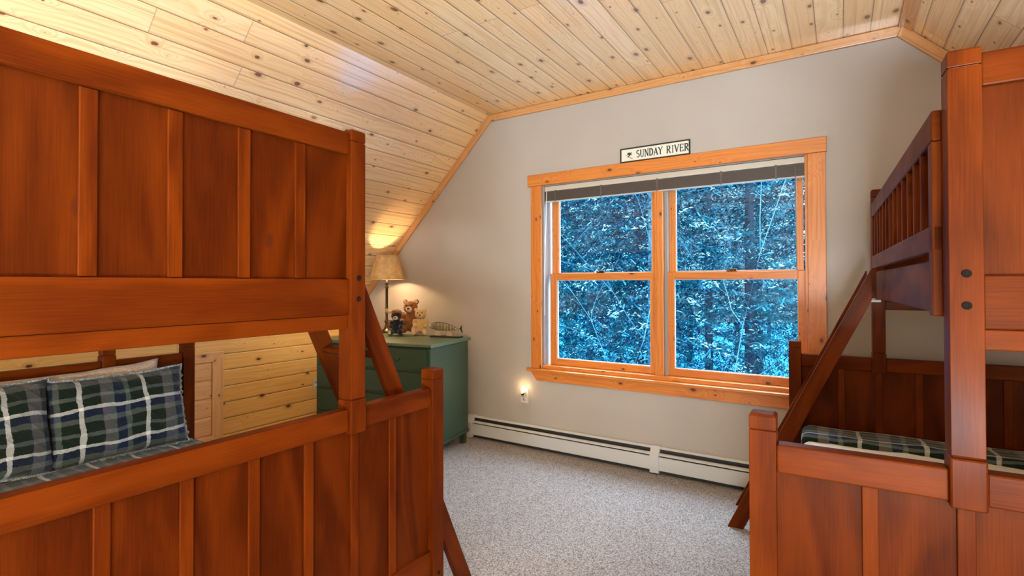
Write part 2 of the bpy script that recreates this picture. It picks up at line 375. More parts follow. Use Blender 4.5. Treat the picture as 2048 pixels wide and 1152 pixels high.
# window wall as a gable outline with a hole
def wallx(name, y0, y1, hole=None):
    mm = MB()
    if hole:
        a_, b_, c_, d_ = hole
        mm.prism([(XL-.1, -.05), (a_, -.05), (a_, CZ+.06), (FL, CZ+.06), (XL-.1, KZ+.0)], 1, y0, y1)
        mm.prism([(b_, -.05), (XR+.1, -.05), (XR+.1, KZ), (FR, CZ+.06), (b_, CZ+.06)], 1, y0, y1)
        mm.prism([(a_, -.05), (b_, -.05), (b_, c_), (a_, c_)], 1, y0, y1); mm.prism([(a_, d_), (b_, d_), (b_, CZ+.06), (a_, CZ+.06)], 1, y0, y1)
    else: mm.prism([(XL-.1, -.05), (XR+.1, -.05), (XR+.1, KZ), (FR, CZ+.06), (FL, CZ+.06), (XL-.1, KZ)], 1, y0, y1)
    return struct(mm.build(name, M['wall'], grain=0))
wallx('wall_front', WY, WY+.15, (HX0, HX1, HZ0, HZ1)); wallx('wall_back', YB-.1, YB)
kn = .374+1.02
struct(MB().box(XL-.1, XL, YB, WY, -.02, KZ+.06).build('wall_left', M['knee'], uvf=lambda co, vi: (co.y+2, co.z-.115+.1275*8)))
struct(MB().box(XR, XR+.1, YB, WY, -.02, KZ+.06).build('wall_right', M['knee'], uvf=lambda co, vi: (co.y+2, co.z-.115+.1275*8)))
# ceiling trims
tz, tw = CZ-.002, .055; k_ = tw*math.tan(math.radians(22.5)); d_ = tw*math.sqrt(.5); E_ = 1.75
def ctrim(name, poly, grain, ang=0):
    c_, s_ = math.cos(ang), math.sin(ang)
    struct(MB().prism(poly, 1, WY-.02, WY).build(name, M['trim2'], None, grain, .003, uvf=lambda co, vi: (co.x*c_-co.z*s_, co.x*s_+co.z*c_)))
ctrim('trim_1', [(FL, tz), (FR, tz), (FR-k_, tz-tw), (FL+k_, tz-tw)], 0)
ctrim('trim_2', [(FL, tz), (FL+k_, tz-tw), (FL+k_-E_, tz-tw-E_), (FL-E_, tz-E_)], 0, math.radians(-45))
ctrim('trim_3', [(FR, tz), (FR+E_, tz-E_), (FR-k_+E_, tz-tw-E_), (FR-k_, tz-tw)], 0, math.radians(45))
# narrow batten covering the right-hand fold of the ceiling
o = MB().prism([(FR-.018, CZ-.002), (FR-.018, CZ-.014), (FR+.006, CZ-.018), (FR+.040, CZ-.050), (FR+.050, CZ-.042), (FR+.02, CZ-.012)], 1, YB, WY-.02).build('trim_4', M['trim2'], None, 1); struct(o)

# attic hatch in the left knee wall
d = bpy.data.objects.new('door_1', None); COL.objects.link(d); struct(d); d.location = (XL, 1.70, 0)
def hatch(name, poly):
    return MB().prism(poly, 0, .0, .018).build(name, M['hatch'], d, 2 if name == 'side_casing' else 1, .002)
y0, y1, z0, z1 = -.40, .40, .135, .705; c = .085
hatch('side_casing', [(y1, z0), (y1+c, z0-c+.02), (y1+c, z1+c-.015), (y1, z1)])
hatch('side_casing', [(y0, z0), (y0, z1), (y0-c, z1+c-.015), (y0-c, z0-c+.02)])
hatch('head_casing', [(y0, z1), (y1, z1), (y1+c, z1+c-.015), (y0-c, z1+c-.015)])
hatch('foot_casing', [(y0, z0), (y0-c, z0-c+.02), (y1+c, z0-c+.02), (y1, z0)])
hp = MB()
for i in range(4): hp.prism([(0, z0+.003+i*.1415), (.010, z0+.012+i*.1415), (.010, z0+.128+i*.1415), (0, z0+.139+i*.1415)], 1, y0+.004, y1-.004)
hp.build('hatch_panel', M['hatch'], d, 1, .001)

# ------------------------------------------------------------------ window
w = bpy.data.objects.new('window_1', None); COL.objects.link(w); struct(w); w.location = (0, WY, 0)
T = M['trim']
# coordinates below are relative to the wall face (y<0 is into the room)
bx('head_casing', T, w, -2.103, -.060, -.028, 0, 2.076, 2.165, bevel=.003)
bx('side_casing', T, w, -2.077, -1.983, -.020, 0, .632, 2.076, bevel=.003)
bx('side_casing', T, w, -.160, -.066, -.020, 0, .632, 2.076, bevel=.003)
bx('window_stool', T, w, -2.108, -.052, -.045, .0, .610, .632, bevel=.006)
bx('window_sill', T, w, -1.983, -.160, .0, .14, .605, .660, bevel=.003)
MB().prism([(-2.085, .610), (-2.030, .537), (-.120, .537), (-.075, .610)], 1, -.018, 0).build('apron', T, w, 0, .003)
bx('jamb_liner', M['vinyl'], w, -1.983, -1.968, .004, .14, .66, 2.085)
bx('jamb_liner', M['trim'], w, -.176, -.161, .004, .14, .66, 2.085)
bx('head_jamb', M['vinyl'], w, -1.968, -.176, .004, .14, 2.070, 2.085)
bx('mullion', T, w, -1.096, -1.036, .020, .14, .655, 2.070, bevel=.003)
bx('mullion_stop', M['vinyl'], w, -1.036, -1.012, .055, .14, .655, 2.070)
def sash(x0, x1, z0, z1, gx0, gx1, gz0, gz1, yf, dep=.034):
    s_ = MB()
    s_.box(x0, gx0, yf, yf+dep, z0, z1).box(gx1, x1, yf, yf+dep, z0, z1)
    o_ = s_.build('sash_stile', T, None, 2, .002); s2 = MB().box(gx0, gx1, yf, yf+dep, z0, gz0).box(gx0, gx1, yf, yf+dep, gz1, z1)
    root = s2.build('sash', T, w, 0, .002); o_.parent = root
    g_ = MB(); t_ = .004
    g_.box(gx0, gx0+t_, yf+.008, yf+.02, gz0, gz1).box(gx1-t_, gx1, yf+.008, yf+.02, gz0, gz1).box(gx0+t_, gx1-t_, yf+.008, yf+.02, gz0, gz0+t_).box(gx0+t_, gx1-t_, yf+.008, yf+.02, gz1-t_, gz1)
    g_.build('glazing_gasket', M['gasket'], root)
    MB().box(gx0, gx1, yf+.0135, yf+.0165, gz0, gz1).build('glass', M['glass'], root)
    return root
sash(-1.945, -1.100, .660, 1.381, -1.886, -1.139, .712, 1.330, .060)
sash(-1.026, -.178, .660, 1.378, -.970, -.218, .712, 1.330, .060)
sash(-1.945, -1.105, 1.345, 2.068, -1.888, -1.139, 1.385, 2.02, .100)
sash(-1.021, -.190, 1.345, 2.068, -.969, -.224, 1.385, 2.02, .100)
for cx_ in (-1.52, -.60):
    l_ = MB().box(cx_-.03, cx_+.03, .062, .09, 1.381, 1.390).box(cx_-.012, cx_+.03, .066, .084, 1.390, 1.400); l_.build('sash_lock', M['bronze'], w, 0, .002)

# blind: pulled all the way up
b = thing('mini_blind', 'raised brown mini blind stacked under a pale headrail at the top of the window', 'blind', (-1.07, WY+.012, 2.0))
bx('headrail', M['blindrail'], b, -.897, .897, -.002, .036, .030, .068, bevel=.002)
sl = MB()
for i in range(13): sl.box(-.895, .895, 0., .034, -.045+i*.0056, -.0412+i*.0056)
sl.build('slat_stack', M['blind'], b, 0)
bx('bottom_rail', M['blindrail'], b, -.896, .896, 0, .034, -.054, -.047, bevel=.001)
for x in (-.80, -.42, 0, .42, .74):
    MB().box(x-.006, x+.006, -.004, -.001, -.052, .035).build('ladder_tape', M['blind'], b)
MB().tube([(-.872, -.012, .03), (-.878, -.018, -.25), (-.888, -.02, -.55), (-.89, -.018, -.95)], .0035, 6).build('pull_cord', M['cord'], b)
MB().tube([(.845, -.010, .03), (.848, -.012, -.3), (.850, -.012, -.62)], .003, 6).build('tilt_wand', M['grey'], b)

# ------------------------------------------------------------------ sign above the window
sg = thing('wall_sign', 'small white sign with black frame and lettering resting on the window head casing', 'sign', (-1.329, WY-.002, 2.168))
SW, SH = .489, .102
fr_ = MB().box(0, SW, -.018, 0, 0, .008).box(0, SW, -.018, 0, SH-.008, SH).box(0, .008, -.018, 0, .008, SH-.008).box(SW-.008, SW, -.018, 0, .008, SH-.008)
fr_.build('sign_frame', M['black'], sg, 0, .001); bx('sign_face', M['signwhite'], sg, .008, SW-.008, -.012, 0, .008, SH-.008)
def stroke(mb, pts, wd):
    for (xa, za), (xb, zb) in zip(pts[:-1], pts[1:]):
        d_ = Vector((xb-xa, zb-za)); L = d_.length or 1; n_ = Vector((-d_.y, d_.x))/L
        if isinstance(wd, tuple): hw = (abs(n_.x)*wd[0]+abs(n_.y)*wd[1])/2
        else: hw = wd/2
        mb.prism([(xa-n_.x*hw, za-n_.y*hw), (xb-n_.x*hw, zb-n_.y*hw), (xb+n_.x*hw, zb+n_.y*hw), (xa+n_.x*hw, za+n_.y*hw)], 1, -.0145, -.0121)
def arc(cx_, cz_, rx, rz_, a0, a1, n=10): return [(cx_+rx*math.cos(math.radians(a0+(a1-a0)*i/n)), cz_+rz_*math.sin(math.radians(a0+(a1-a0)*i/n))) for i in range(n+1)]
TK, TN = .30, .09                                   # thick and thin strokes of a roman letter
def glyph(mb, ch, x, z, w_, h_):
    P_ = lambda pts: [(x+a_*w_, z+b_*h_) for a_, b_ in pts]
    k_ = w_*TK*.75; n_ = w_*TN*1.4
    st_ = lambda pts, wd=None: stroke(mb, P_(pts), wd or n_)
    serif = lambda a_, b_, r=.16: stroke(mb, P_([(a_-r, b_), (a_+r, b_)]), n_)
    if ch == 'S': stroke(mb, P_(arc(.5, .74, .34, .24, 35, 270)+arc(.5, .26, .36, .25, 90, -145)), (k_, n_))
    if ch == 'U': st_([(.2, 1), (.2, .3)], k_); st_(arc(.5, .3, .3, .28, 180, 360), n_*1.3); st_([(.8, .3), (.8, 1)]); serif(.2, .98); serif(.8, .98)
    if ch == 'N': st_([(.18, 0), (.18, 1)]); st_([(.18, .98), (.82, .02)], k_); st_([(.82, 0), (.82, 1)]); serif(.18, .02); serif(.14, .98); serif(.82, .98)
    if ch == 'D': st_([(.22, 0), (.22, 1)], k_); stroke(mb, P_([(.22, .97)]+arc(.38, .5, .48, .47, 90, -90, 14)+[(.22, .03)]), (k_, n_)); serif(.2, .02); serif(.2, .98)
    if ch == 'A': st_([(.12, 0), (.5, 1)]); st_([(.5, 1), (.86, 0)], k_); st_([(.26, .35), (.74, .35)]); serif(.12, .02, .13); serif(.86, .02, .15)
    if ch == 'Y': st_([(.12, 1), (.5, .5)], k_); st_([(.88, 1), (.5, .5)]); st_([(.5, .5), (.5, 0)], k_); serif(.12, .98); serif(.88, .98, .12); serif(.5, .02)
    if ch == 'R': st_([(.22, 0), (.22, 1)], k_); stroke(mb, P_([(.22, .97), (.4, .97)]+arc(.45, .74, .33, .23, 90, -90)+[(.22, .51)]), (k_, n_)); st_([(.45, .5), (.85, .02)], k_); serif(.2, .02); serif(.2, .98); serif(.86, .02, .1)
    if ch == 'I': st_([(.5, 0), (.5, 1)], k_); serif(.5, .02, .26); serif(.5, .98, .26)
    if ch == 'V': st_([(.12, 1), (.5, 0)], k_); st_([(.88, 1), (.5, 0)]); serif(.12, .98); serif(.88, .98, .12)
    if ch == 'E': st_([(.25, 0), (.25, 1)], k_); st_([(.2, .97), (.82, .97)]); st_([(.2, .03), (.85, .03)]); st_([(.25, .52), (.66, .52)]); st_([(.82, .97), (.82, .78)]); st_([(.85, .03), (.85, .24)]); st_([(.66, .62), (.66, .42)])
x = .118; lt = MB()
for ch in 'SUNDAY RIVER':
    if ch == ' ': lt.build('lettering', M['letter'], sg); lt = MB()
    w_ = {' ': .024, 'I': .022, 'S': .026}.get(ch, .0315)
    if ch != ' ': glyph(lt, ch, x, .027, w_, .050)
    x += w_+(.0 if ch == ' ' else .0008)
lt.build('lettering', M['letter'], sg)
em = MB()
em.prism([(.050, .060), (.062, .070), (.078, .066), (.088, .068), (.080, .058), (.090, .048), (.076, .052), (.062, .036), (.056, .038), (.066, .052), (.056, .054)], 1, -.0145, -.0121)
stroke(em, [(.040, .052), (.052, .046), (.066, .034), (.090, .026)], .002); stroke(em, [(.052, .040), (.074, .030), (.096, .020)], .0014)
em.build('emblem', M['letter'], sg)

# ------------------------------------------------------------------ baseboard heater
h = thing('baseboard_heater', 'long off-white metal baseboard heater along the wall below the window', 'heater', (0, WY-.001, 0))
HL0, HL1 = -2.69, 1.2
joints = [(-2.69, -2.625), (-1.108, -1.045)]
EN = M['enamel']
def hsec(a, b_, name='front_panel'):
    MB().prism([(-.066, .030), (-.070, .034), (-.070, .117), (-.064, .122), (-.058, .122), (-.058, .030)], 0, a, b_).build(name, EN, h, 0)
for a, b_ in ((-2.625, -1.108), (-1.045, HL1)):
    hsec(a, b_)
    MB().prism([(-.048, .133), (-.066, .131), (-.064, .138), (-.052, .145), (-.046, .145), (-.044, .140)], 0, a, b_).build('damper', EN, h, 0)
MB().prism([(0, 0.02), (0, .182), (-.030, .182), (-.040, .172), (-.038, .168), (-.028, .176), (-.004, .176), (-.004, .02)], 0, HL0+.01, HL1).build('back_plate', EN, h, 0)
MB().box(HL0+.02, HL1, -.040, -.006, .006, .150).box(HL0+.02, HL1, -.030, -.006, .150, .170).build('fin_core_shade', M['dark'], h, 0)  # dark block inside, stands in for shade in the slots and floor gap
for a, b_ in joints:
    MB().prism([(0, .012), (-.074, .012), (-.074, .132), (-.036, .187), (0, .187)], 0, a, b_).build('end_cap' if a < -2 else 'joint_cover', EN, h, 2, .002)
bx('bracket_foot', M['enamel'], h, -2.685, -2.64, -.068, -.01, 0.0, .014)
bx('bracket_foot', M['dark'], h, -1.09, -1.06, -.06, -.01, 0.0, .014); bx('bracket_foot', M['dark'], h, .9, .93, -.06, -.01, 0.0, .014)

# outlets and night light
def outlet(label, loc, rz, group=None):
    o_ = thing('wall_outlet', label, 'outlet', loc, rz)
    bx('cover_plate', M['plastic'], o_, -.037, .037, -.005, 0, -.057, .057, grain=0, bevel=.002)
    for z_ in (-.024, .024):
        s_ = MB().lathe([(.017, 0), (.017, .0015), (.0, .0015)], 20, cap=False); r_ = s_.build('socket', M['plastic'], o_); r_.rotation_euler = (math.radians(90), 0, 0); r_.location = (0, -.005, z_)
        MB().box(-.007, -.005, -.0068, -.006, z_-.004, z_+.005).box(.005, .007, -.0068, -.006, z_-.004, z_+.005).build('slot', M['dark'], o_)
    return o_
outlet('ivory wall outlet under the window holding a lit night light', (-2.147, WY, .400), 0)
outlet('ivory wall outlet on the pine knee wall behind the left bunk ladder', (XL, 3.04, .38), math.radians(90))
n_ = thing('night_light', 'small glowing plug-in night light in the outlet left of the window', 'night light', (-2.147, WY-.0075, .424))
MB().prism([(-.016, -.022), (.016, -.022), (.019, .010), (.012, .016), (-.012, .016), (-.019, .010)], 1, -.026, 0).build('body', M['plastic'], n_, 0, .002)
MB().box(-.012, .012, -.032, -.026, -.012, -.002).box(-.008, -.004, -.031, -.026, -.026, -.008).box(.003, .007, -.031, -.026, -.024, -.008).box(.008, .016, -.031, -.026, -.004, .006).build('animal_emblem', M['bolt'], n_, 0, .001)
MB().lathe([(.004, 0), (.010, .006), (.013, .018), (.011, .032), (.005, .044), (.001, .048)], 16, (0, -.016, .016)).build('bulb', M['nightbulb'], n_)
light('night_light_glow', 'POINT', (-2.147, WY-.045, .47), .55, (1, .62, .28), .012)

# ------------------------------------------------------------------ bunk beds (twin over full)
LB, BW = 1.95, 1.34
BM, BP = M['bed'], M['bedpanel']
def end_unit(root, e0, out):
    # e0: outer face position along the bed, out=+1 if outward is +Y (ladder end) or -1
    Y = lambda d_: e0-out*d_
    lo = MB().box(.055, BW-.055, Y(.024), Y(.036), .20, .87).build('lower_end_panel', BP, root, 2)
    up = MB().box(.44, BW-.05, Y(.024), Y(.036), 1.27, 1.74).build('upper_end_panel', BP, root, 2)
    def post(a, b_, z0_, z1_, par, cap=True, d0=0, d1=.06):
        s_ = MB(); ya, yb = Y(d0), Y(d1); ym = (ya+yb)/2
        if cap:
            s_.box(a, b_, ya, yb, z0_, z1_-.040); s_.box(a+.003, b_-.003, Y(d0+.003), Y(d1-.003), z1_-.040, z1_-.037)
            x0_, x1_ = a, b_; hw = (b_-a)/2; cxm = (a+b_)/2; hd = abs(yb-ya)/2
            bb = len(s_.v)
            for zz, ins in ((z1_-.037, 0), (z1_-.006, 0), (z1_-.002, .003), (z1_, .007)):
                s_.v += [(cxm-hw+ins, ym-hd+ins, zz), (cxm+hw-ins, ym-hd+ins, zz), (cxm+hw-ins, ym+hd-ins, zz), (cxm-hw+ins, ym+hd-ins, zz)]
            for r_ in range(3):
                for k_ in range(4): s_.f.append((bb+r_*4+k_, bb+r_*4+(k_+1) % 4, bb+r_*4+4+(k_+1) % 4, bb+r_*4+4+k_))
            s_.f.append((bb+12, bb+13, bb+14, bb+15)); s_.f.append((bb+3, bb+2, bb+1, bb))
        else: s_.box(a, b_, ya, yb, z0_, z1_)
        return s_.build('post', BM, par, 2, .003)
    post(0, .061, 0, .976, lo); post(BW-.061, BW, 0, .826, lo, cap=False)
    for a in (.390, BW-.060):
        post(a, a+.057, .936, 1.795, up)
        MB().box(a-.002, a+.059, Y(-.004), Y(.062), .826, .932).box(a+.002, a+.055, Y(.003), Y(.057), .930, .938).build('post_block', BM, up, 2, .004)
    for a, b_ in ((.061, .388), (.449, BW-.063)): bx('top_rail', BM, lo, a, b_, Y(.008), Y(.050), .836, .905, grain=0, bevel=.004)
    bx('bottom_rail', BM, lo, .061, BW-.061, Y(.010), Y(.046), .10, .29, grain=0, bevel=.003)
    bx('top_rail', BM, up, .447, BW-.060, Y(.010), Y(.046), 1.712, 1.783, grain=0, bevel=.004)
    bx('middle_rail', BM, up, .447, BW-.060, Y(.010), Y(.046), 1.204, 1.316, grain=0, bevel=.003)
    bx('lower_rail', BM, up, .447, BW-.060, Y(.014), Y(.044), 1.160, 1.2035, grain=0, bevel=.003)
    for i in range(6): 
        c_ = .250+.1675*i
        if c_ < BW-.09: 
            for sd in ((.017, .024), (.036, .043)): bx('batten', BM, lo, c_-.0155, c_+.0155, Y(sd[0]), Y(sd[1]), .291, .835, grain=2, bevel=.002)
    for i in range(4):
        c_ = .616+.1665*i
        for sd in ((.017, .024), (.036, .043)): bx('batten', BM, up, c_-.0165, c_+.0165, Y(sd[0]), Y(sd[1]), 1.317, 1.711, grain=2, bevel=.002)
    for a in (.390, BW-.060):
        for z_ in (1.253, 1.320):
            o_ = MB().lathe([(.0085, -.001), (.0085, .003), (.006, .0035), (.004, .001), (.0005, .001)], 16, cap=False).build('bolt', M['bolt'], up)
            o_.rotation_euler = (math.radians(-90*out), 0, 0); o_.location = (a+.0285, Y(.0)+out*.0, z_)
    for a in (.0305, BW-.0305):
        for z_ in (.20,):
            o_ = MB().lathe([(.007, -.001), (.007, .003), (.004, .001), (.0005, .001)], 14, cap=False).build('bolt', M['bolt'], lo)
            o_.rotation_euler = (math.radians(-90*out), 0, 0); o_.location = (a, Y(.0), z_)
def guard(root, x0, x1, e_a, e_b):
    g_ = MB().box(x0, x1, -e_a, -e_b, 1.372, 1.432)
    r_ = g_.build('guard_rail', BM, root, 1, .004)
    bx('top_rail', BM, r_, x0, x1, -e_a, -e_b, 1.622, 1.692, grain=1, bevel=.005)
    bx('end_stile', BM, r_, x0, x1, -e_b+.045, -e_b, 1.225, 1.621, grain=2, bevel=.003)
    MB().box(x0, x1, -e_a, -e_a-.03, 1.433, 1.621).build('end_stile', BM, r_, 2, .003)
    n = 12
    for i in range(n):
        e_ = e_b-.045-(i+1)*(e_b-e_a-.075)/(n+1)
        bx('spindle', BM, r_, x0+.001, x1-.001, -e_-.008, -e_+.008, 1.432, 1.622, grain=2, bevel=.002)
    return r_
def bunk(label, loc, rz):
    r_ = thing('bunk_bed', label, 'bunk bed', loc, rz)
    end_unit(r_, 0, 1); end_unit(r_, -LB, -1)
    for x0_, x1_ in ((.02, .045), (BW-.045, BW-.02)): bx('lower_side_rail', BM, r_, x0_, x1_, -.06, -LB+.06, .16, .30, bevel=.003)
    for x0_, x1_ in ((.405, .430), (BW-.035, BW-.010)):
        o_ = bx('upper_side_rail', BM, r_, x0_, x1_, -.06, -LB+.06, 1.225, 1.360, bevel=.003)
    guard(r_, .374, .396, .30, LB-.075+.0); guard(r_, BW-.007, BW+.012, .30, LB-.075)
    s_ = MB()
    for i in range(12): s_.box(.43, BW-.035, -.12-i*.15, -.20-i*.15, 1.236, 1.250)
    s_.build('slat_base', M['ply'], r_, 0)
    bx('upper_shade_deck', M['ply'], r_, .431, BW-.036, -.065, -LB+.065, 1.251, 1.262, grain=1)  # unseen deck added to block light and darken the lower bunk
    s_ = MB()
    for i in range(12): s_.box(.045, BW-.045, -.12-i*.15, -.20-i*.15, .205, .222)
    s_.build('lower_slat_base', M['ply'], r_, 0)
    return r_
def ladder(label, loc, rz):
    r_ = thing('bunk_ladder', label, 'ladder', loc, rz)
    dz, dw = 1.386, .659; tw = .078
    for e_ in (.068, .371):
        m_ = MB().prism([(.379-dw-.0, 0), (.379-dw+tw, 0), (.366, 1.386-.165), (.366, 1.366), (.362, 1.386-.02)], 1, -e_, -e_-.026)
        o_ = m_.build('ladder_rail', BM, r_, None or 2, .003)
        for pl_ in o_.data.polygons:
            for li in pl_.loop_indices:
                co = o_.data.vertices[o_.data.loops[li].vertex_index].co
                al = co.z*.9+co.x*.43; ac = co.x*.9-co.z*.43+co.y
                o_.data.uv_layers[0].data[li].uv = (al, ac)
    for z_ in (.27, .53, .79, 1.05, 1.27):
        xc = .379-dw+z_*dw/dz+.036
        if z_ > 1.2: continue
        s_ = MB().tube([(xc, -.090, z_), (xc, -.104, z_), (xc, -.36, z_), (xc, -.374, z_)], [.014, .021, .021, .014], 14, flat=.72); s_.build('rung', BM, r_, 1)
    for e_ in (.068, .371): bx('hook', M['grey'], r_, .352, .402, -e_-.003, -e_-.023, 1.210, 1.222, bevel=.002)
    return r_
RB = (math.cos(math.radians(1.6)), math.sin(math.radians(1.6)))
def ub(u, v): return (u*RB[0]-v*RB[1], u*RB[1]+v*RB[0], 0)
PR = ub(-.156, 1.41+LB); RZ = math.radians(1.6)
PL = (-1.30, 1.54, 0); LZ = math.radians(-90)
bunk('reddish brown wooden bunk bed filling the left side of the room', PL, LZ)
ladder('wooden ladder leaning on the left bunk bed in front of the green dresser', PL, LZ)
bunk('reddish brown wooden bunk bed at the right beside the window', PR, RZ)
ladder('wooden ladder leaning on the right bunk bed below its spindled guard rail', PR, RZ)

# ------------------------------------------------------------------ bedding
def softslab(x0, x1, y0, y1, z0, z1, r, amp=.006, seed=0, wav=0.):
    m_ = MB(); N = 160; cxm, cym = (x0+x1)/2, (y0+y1)/2; hx, hy = (x1-x0)/2, (y1-y0)/2
    rings = [(0.0, z0, 1)] + [(0, z0+(z1-z0-r)*.6, 1)]
    for k_ in range(6):
        a_ = math.pi/2*k_/5; rings.append((r*(1-math.cos(a_)), z1-r+r*math.sin(a_), 1))
    for s_ in (.93, .84, .74, .62, .48, .32, .16, .03): rings.append((r, z1, s_))
    def P_(th, ins):
        c_, s_ = math.cos(th), math.sin(th); n = 14.
        k_ = (abs(c_)**n+abs(s_)**n)**(-1/n)
        return (hx-ins)*c_*k_, (hy-ins)*s_*k_
    for ins, z_, sc in rings:
        for k_ in range(N):
            a_, b_ = P_(2*math.pi*k_/N, ins); a_ *= sc; b_ *= sc
            X, Y = cxm+a_, cym+b_
            nz = noise.noise(Vector((X*5+seed, Y*5, z_*3)))*amp+noise.noise(Vector((X*14+seed, Y*14, 1)))*amp*.4
            if wav: Y += wav*noise.noise(Vector((X*4+seed, seed, 0)))*(1 if b_ < 0 else 0)
            m_.v.append((X, Y, z_+(nz if z_ > z0 else 0)))
    R_ = len(rings)
    for i in range(R_-1):
        for k_ in range(N): m_.f.append((i*N+k_, i*N+(k_+1) % N, (i+1)*N+(k_+1) % N, (i+1)*N+k_))
    m_.f.append(tuple(range(N))[::-1]); m_.f.append(tuple((R_-1)*N+k_ for k_ in range(N)))
    return m_
def slabuv(co, vi): return (co.x+co.z*.7, co.y-co.z*.7)
ml = thing('mattress', 'mattress under the plaid quilt on the lower left bunk', 'mattress', PL, LZ)
softslab(.062, BW-.062, -LB+.07, -.07, .224, .425, .05).build('mattress_body', M['cream'], ml, smooth=True)
ql = softslab(.058, BW-.055, -LB+.064, -.064, .36, .452, .045, .008, 3).build('plaid_quilt', M['plaid'], None, uvf=lambda co, vi: (co.y+.03, co.x), smooth=True)
ql.location = PL; ql.rotation_euler = (0, 0, LZ); tag(ql, 'dark green plaid quilt spread flat on the lower left bunk', 'quilt')
mr = thing('mattress', 'cream sheeted mattress on the lower right bunk', 'mattress', PR, RZ)
softslab(.062, BW-.062, -LB+.07, -.07, .224, .484, .05, .012, 9).build('mattress_body', M['cream'], mr, smooth=True)
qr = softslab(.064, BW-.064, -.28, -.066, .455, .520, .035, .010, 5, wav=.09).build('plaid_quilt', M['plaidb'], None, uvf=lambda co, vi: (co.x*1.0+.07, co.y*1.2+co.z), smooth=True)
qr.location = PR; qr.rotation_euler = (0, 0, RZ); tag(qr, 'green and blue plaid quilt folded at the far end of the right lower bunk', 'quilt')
def pillow(name, mat, label, w_, h_, t_, seed, hem=True):
    n = 28; m_ = MB(); idx = {}
    for side in (1, -1):
        for i in range(n+1):
            for j in range(n+1):
                a_, b_ = 2*i/n-1, 2*j/n-1
                edge = i in (0, n) or j in (0, n)
                if edge and side < 0: idx[(side, i, j)] = idx[(1, i, j)]; continue
                X = w_/2*a_*(1-.05*(1-b_*b_)*a_*a_); Z = h_/2*b_*(1-.07*(1-a_*a_)*b_*b_)
                th = t_/2*(max(0, 1-a_**4)*max(0, 1-b_**4))**.55
                wr = noise.noise(Vector((X*9+seed, Z*9, side*3)))*.012*(1 if not edge else .5)+noise.noise(Vector((X*25+seed, Z*22, side)))*.004
                idx[(side, i, j)] = len(m_.v); m_.v.append((X, -side*th+wr, Z+noise.noise(Vector((X*6, seed, 0)))*.01))
    for side in (1, -1):
        for i in range(n):
            for j in range(n):
                q_ = (idx[(side, i, j)], idx[(side, i+1, j)], idx[(side, i+1, j+1)], idx[(side, i, j+1)]); m_.f.append(q_ if side > 0 else q_[::-1])
    o_ = m_.build(name, mat, None, uvf=lambda co, vi: (co.x+.41*seed, co.z), smooth=True); tag(o_, label, 'pillow')
    if hem:
        hm = MB(); per = [(1, i, 0) for i in range(n)]+[(1, n, j) for j in range(n)]+[(1, n-i, n) for i in range(n)]+[(1, 0, n-j) for j in range(n)]
        for k_, p_ in enumerate(per):
            v_ = Vector(m_.v[idx[p_]]); d_ = Vector((v_.x/w_, 0, v_.z/h_)); d_ = Vector((d_.x if abs(d_.x) > .4 else 0, 0, d_.z if abs(d_.z) > .4 else 0)).normalized()
            wv = .006*math.sin(k_*2.1+seed); a_ = v_-d_*.004; b_ = v_+d_*(.009+.004*math.sin(k_*3.3))
            hm.v += [(a_.x, a_.y-.003, a_.z), (b_.x, b_.y+wv-.0015, b_.z), (b_.x, b_.y+wv+.0015, b_.z), (a_.x, a_.y+.003, a_.z)]
        L = len(per)
        for k_ in range(L):
            for q_ in range(4): hm.f.append((k_*4+q_, ((k_+1) % L)*4+q_, ((k_+1) % L)*4+(q_+1) % 4, k_*4+(q_+1) % 4))
        hm.build('hem', M['hem'], o_)
    return o_
def put(o_, loc, tilt, yaw, roll=0): o_.rotation_mode = 'XYZ'; o_.matrix_world = Matrix.Translation(loc) @ Matrix.Rotation(yaw, 4, 'Z') @ Matrix.Rotation(tilt, 4, 'X') @ Matrix.Rotation(roll, 4, 'Y')
p1 = pillow('plaid_pillow', M['plaidq'], 'quilted dark plaid pillow cut off by the left edge of the photo', .60, .42, .19, 1.3)
p2 = pillow('plaid_pillow', M['plaidq'], 'quilted plaid pillow with frayed pale hem standing nearest the knee wall hatch', .58, .41, .20, 2.0)
p3 = pillow('knit_pillow', M['knit'], 'tan knit pillow mostly hidden behind the plaid pillows', .72, .40, .10, 4.1, hem=False)
put(p1, (-3.03, .56, .662), math.radians(-14), math.radians(96), math.radians(0))
put(p2, (-3.04, 1.115, .650), math.radians(-12), math.radians(86), math.radians(-1))
put(p3, (-3.150, .985, .684), math.radians(-5), math.radians(90), math.radians(-2))

# ------------------------------------------------------------------ dresser
DZ = .864; DA = math.radians(9.5)
dr = thing('dresser', 'dark green painted dresser in the corner left of the window', 'dresser', (-2.482, 2.80, 0), DA)
DWd, DD = 1.09, .60                         # local: x from -DWd..0, y 0..DD (front at y=0)
G = M['green']
MB().box(-DWd+.012, -.012, .014, DD-.01, .10, DZ-.030).build('body', G, dr, 0, .003)
MB().prism([(0, DZ-.026), (-.012, DZ-.020), (-.014, DZ-.006), (-.006, DZ), (DD, DZ), (DD, DZ-.026)], 0, -DWd-.008, .008).build('top', M['greenlit'], dr, 0, .002)
bx('base_moulding', G, dr, -DWd+.002, -.002, .004, DD-.006, .090, .112, bevel=.004)
for x_ in (-DWd+.02, -.065):
    for y_ in (.02, DD-.065): MB().prism([(x_, y_), (x_+.045, y_), (x_+.045, y_+.045), (x_, y_+.045)], 2, 0, .092).build('leg', G, dr, 2, .003)
zz = [(.672, .822), (.492, .652), (.312, .472), (.132, .292)]
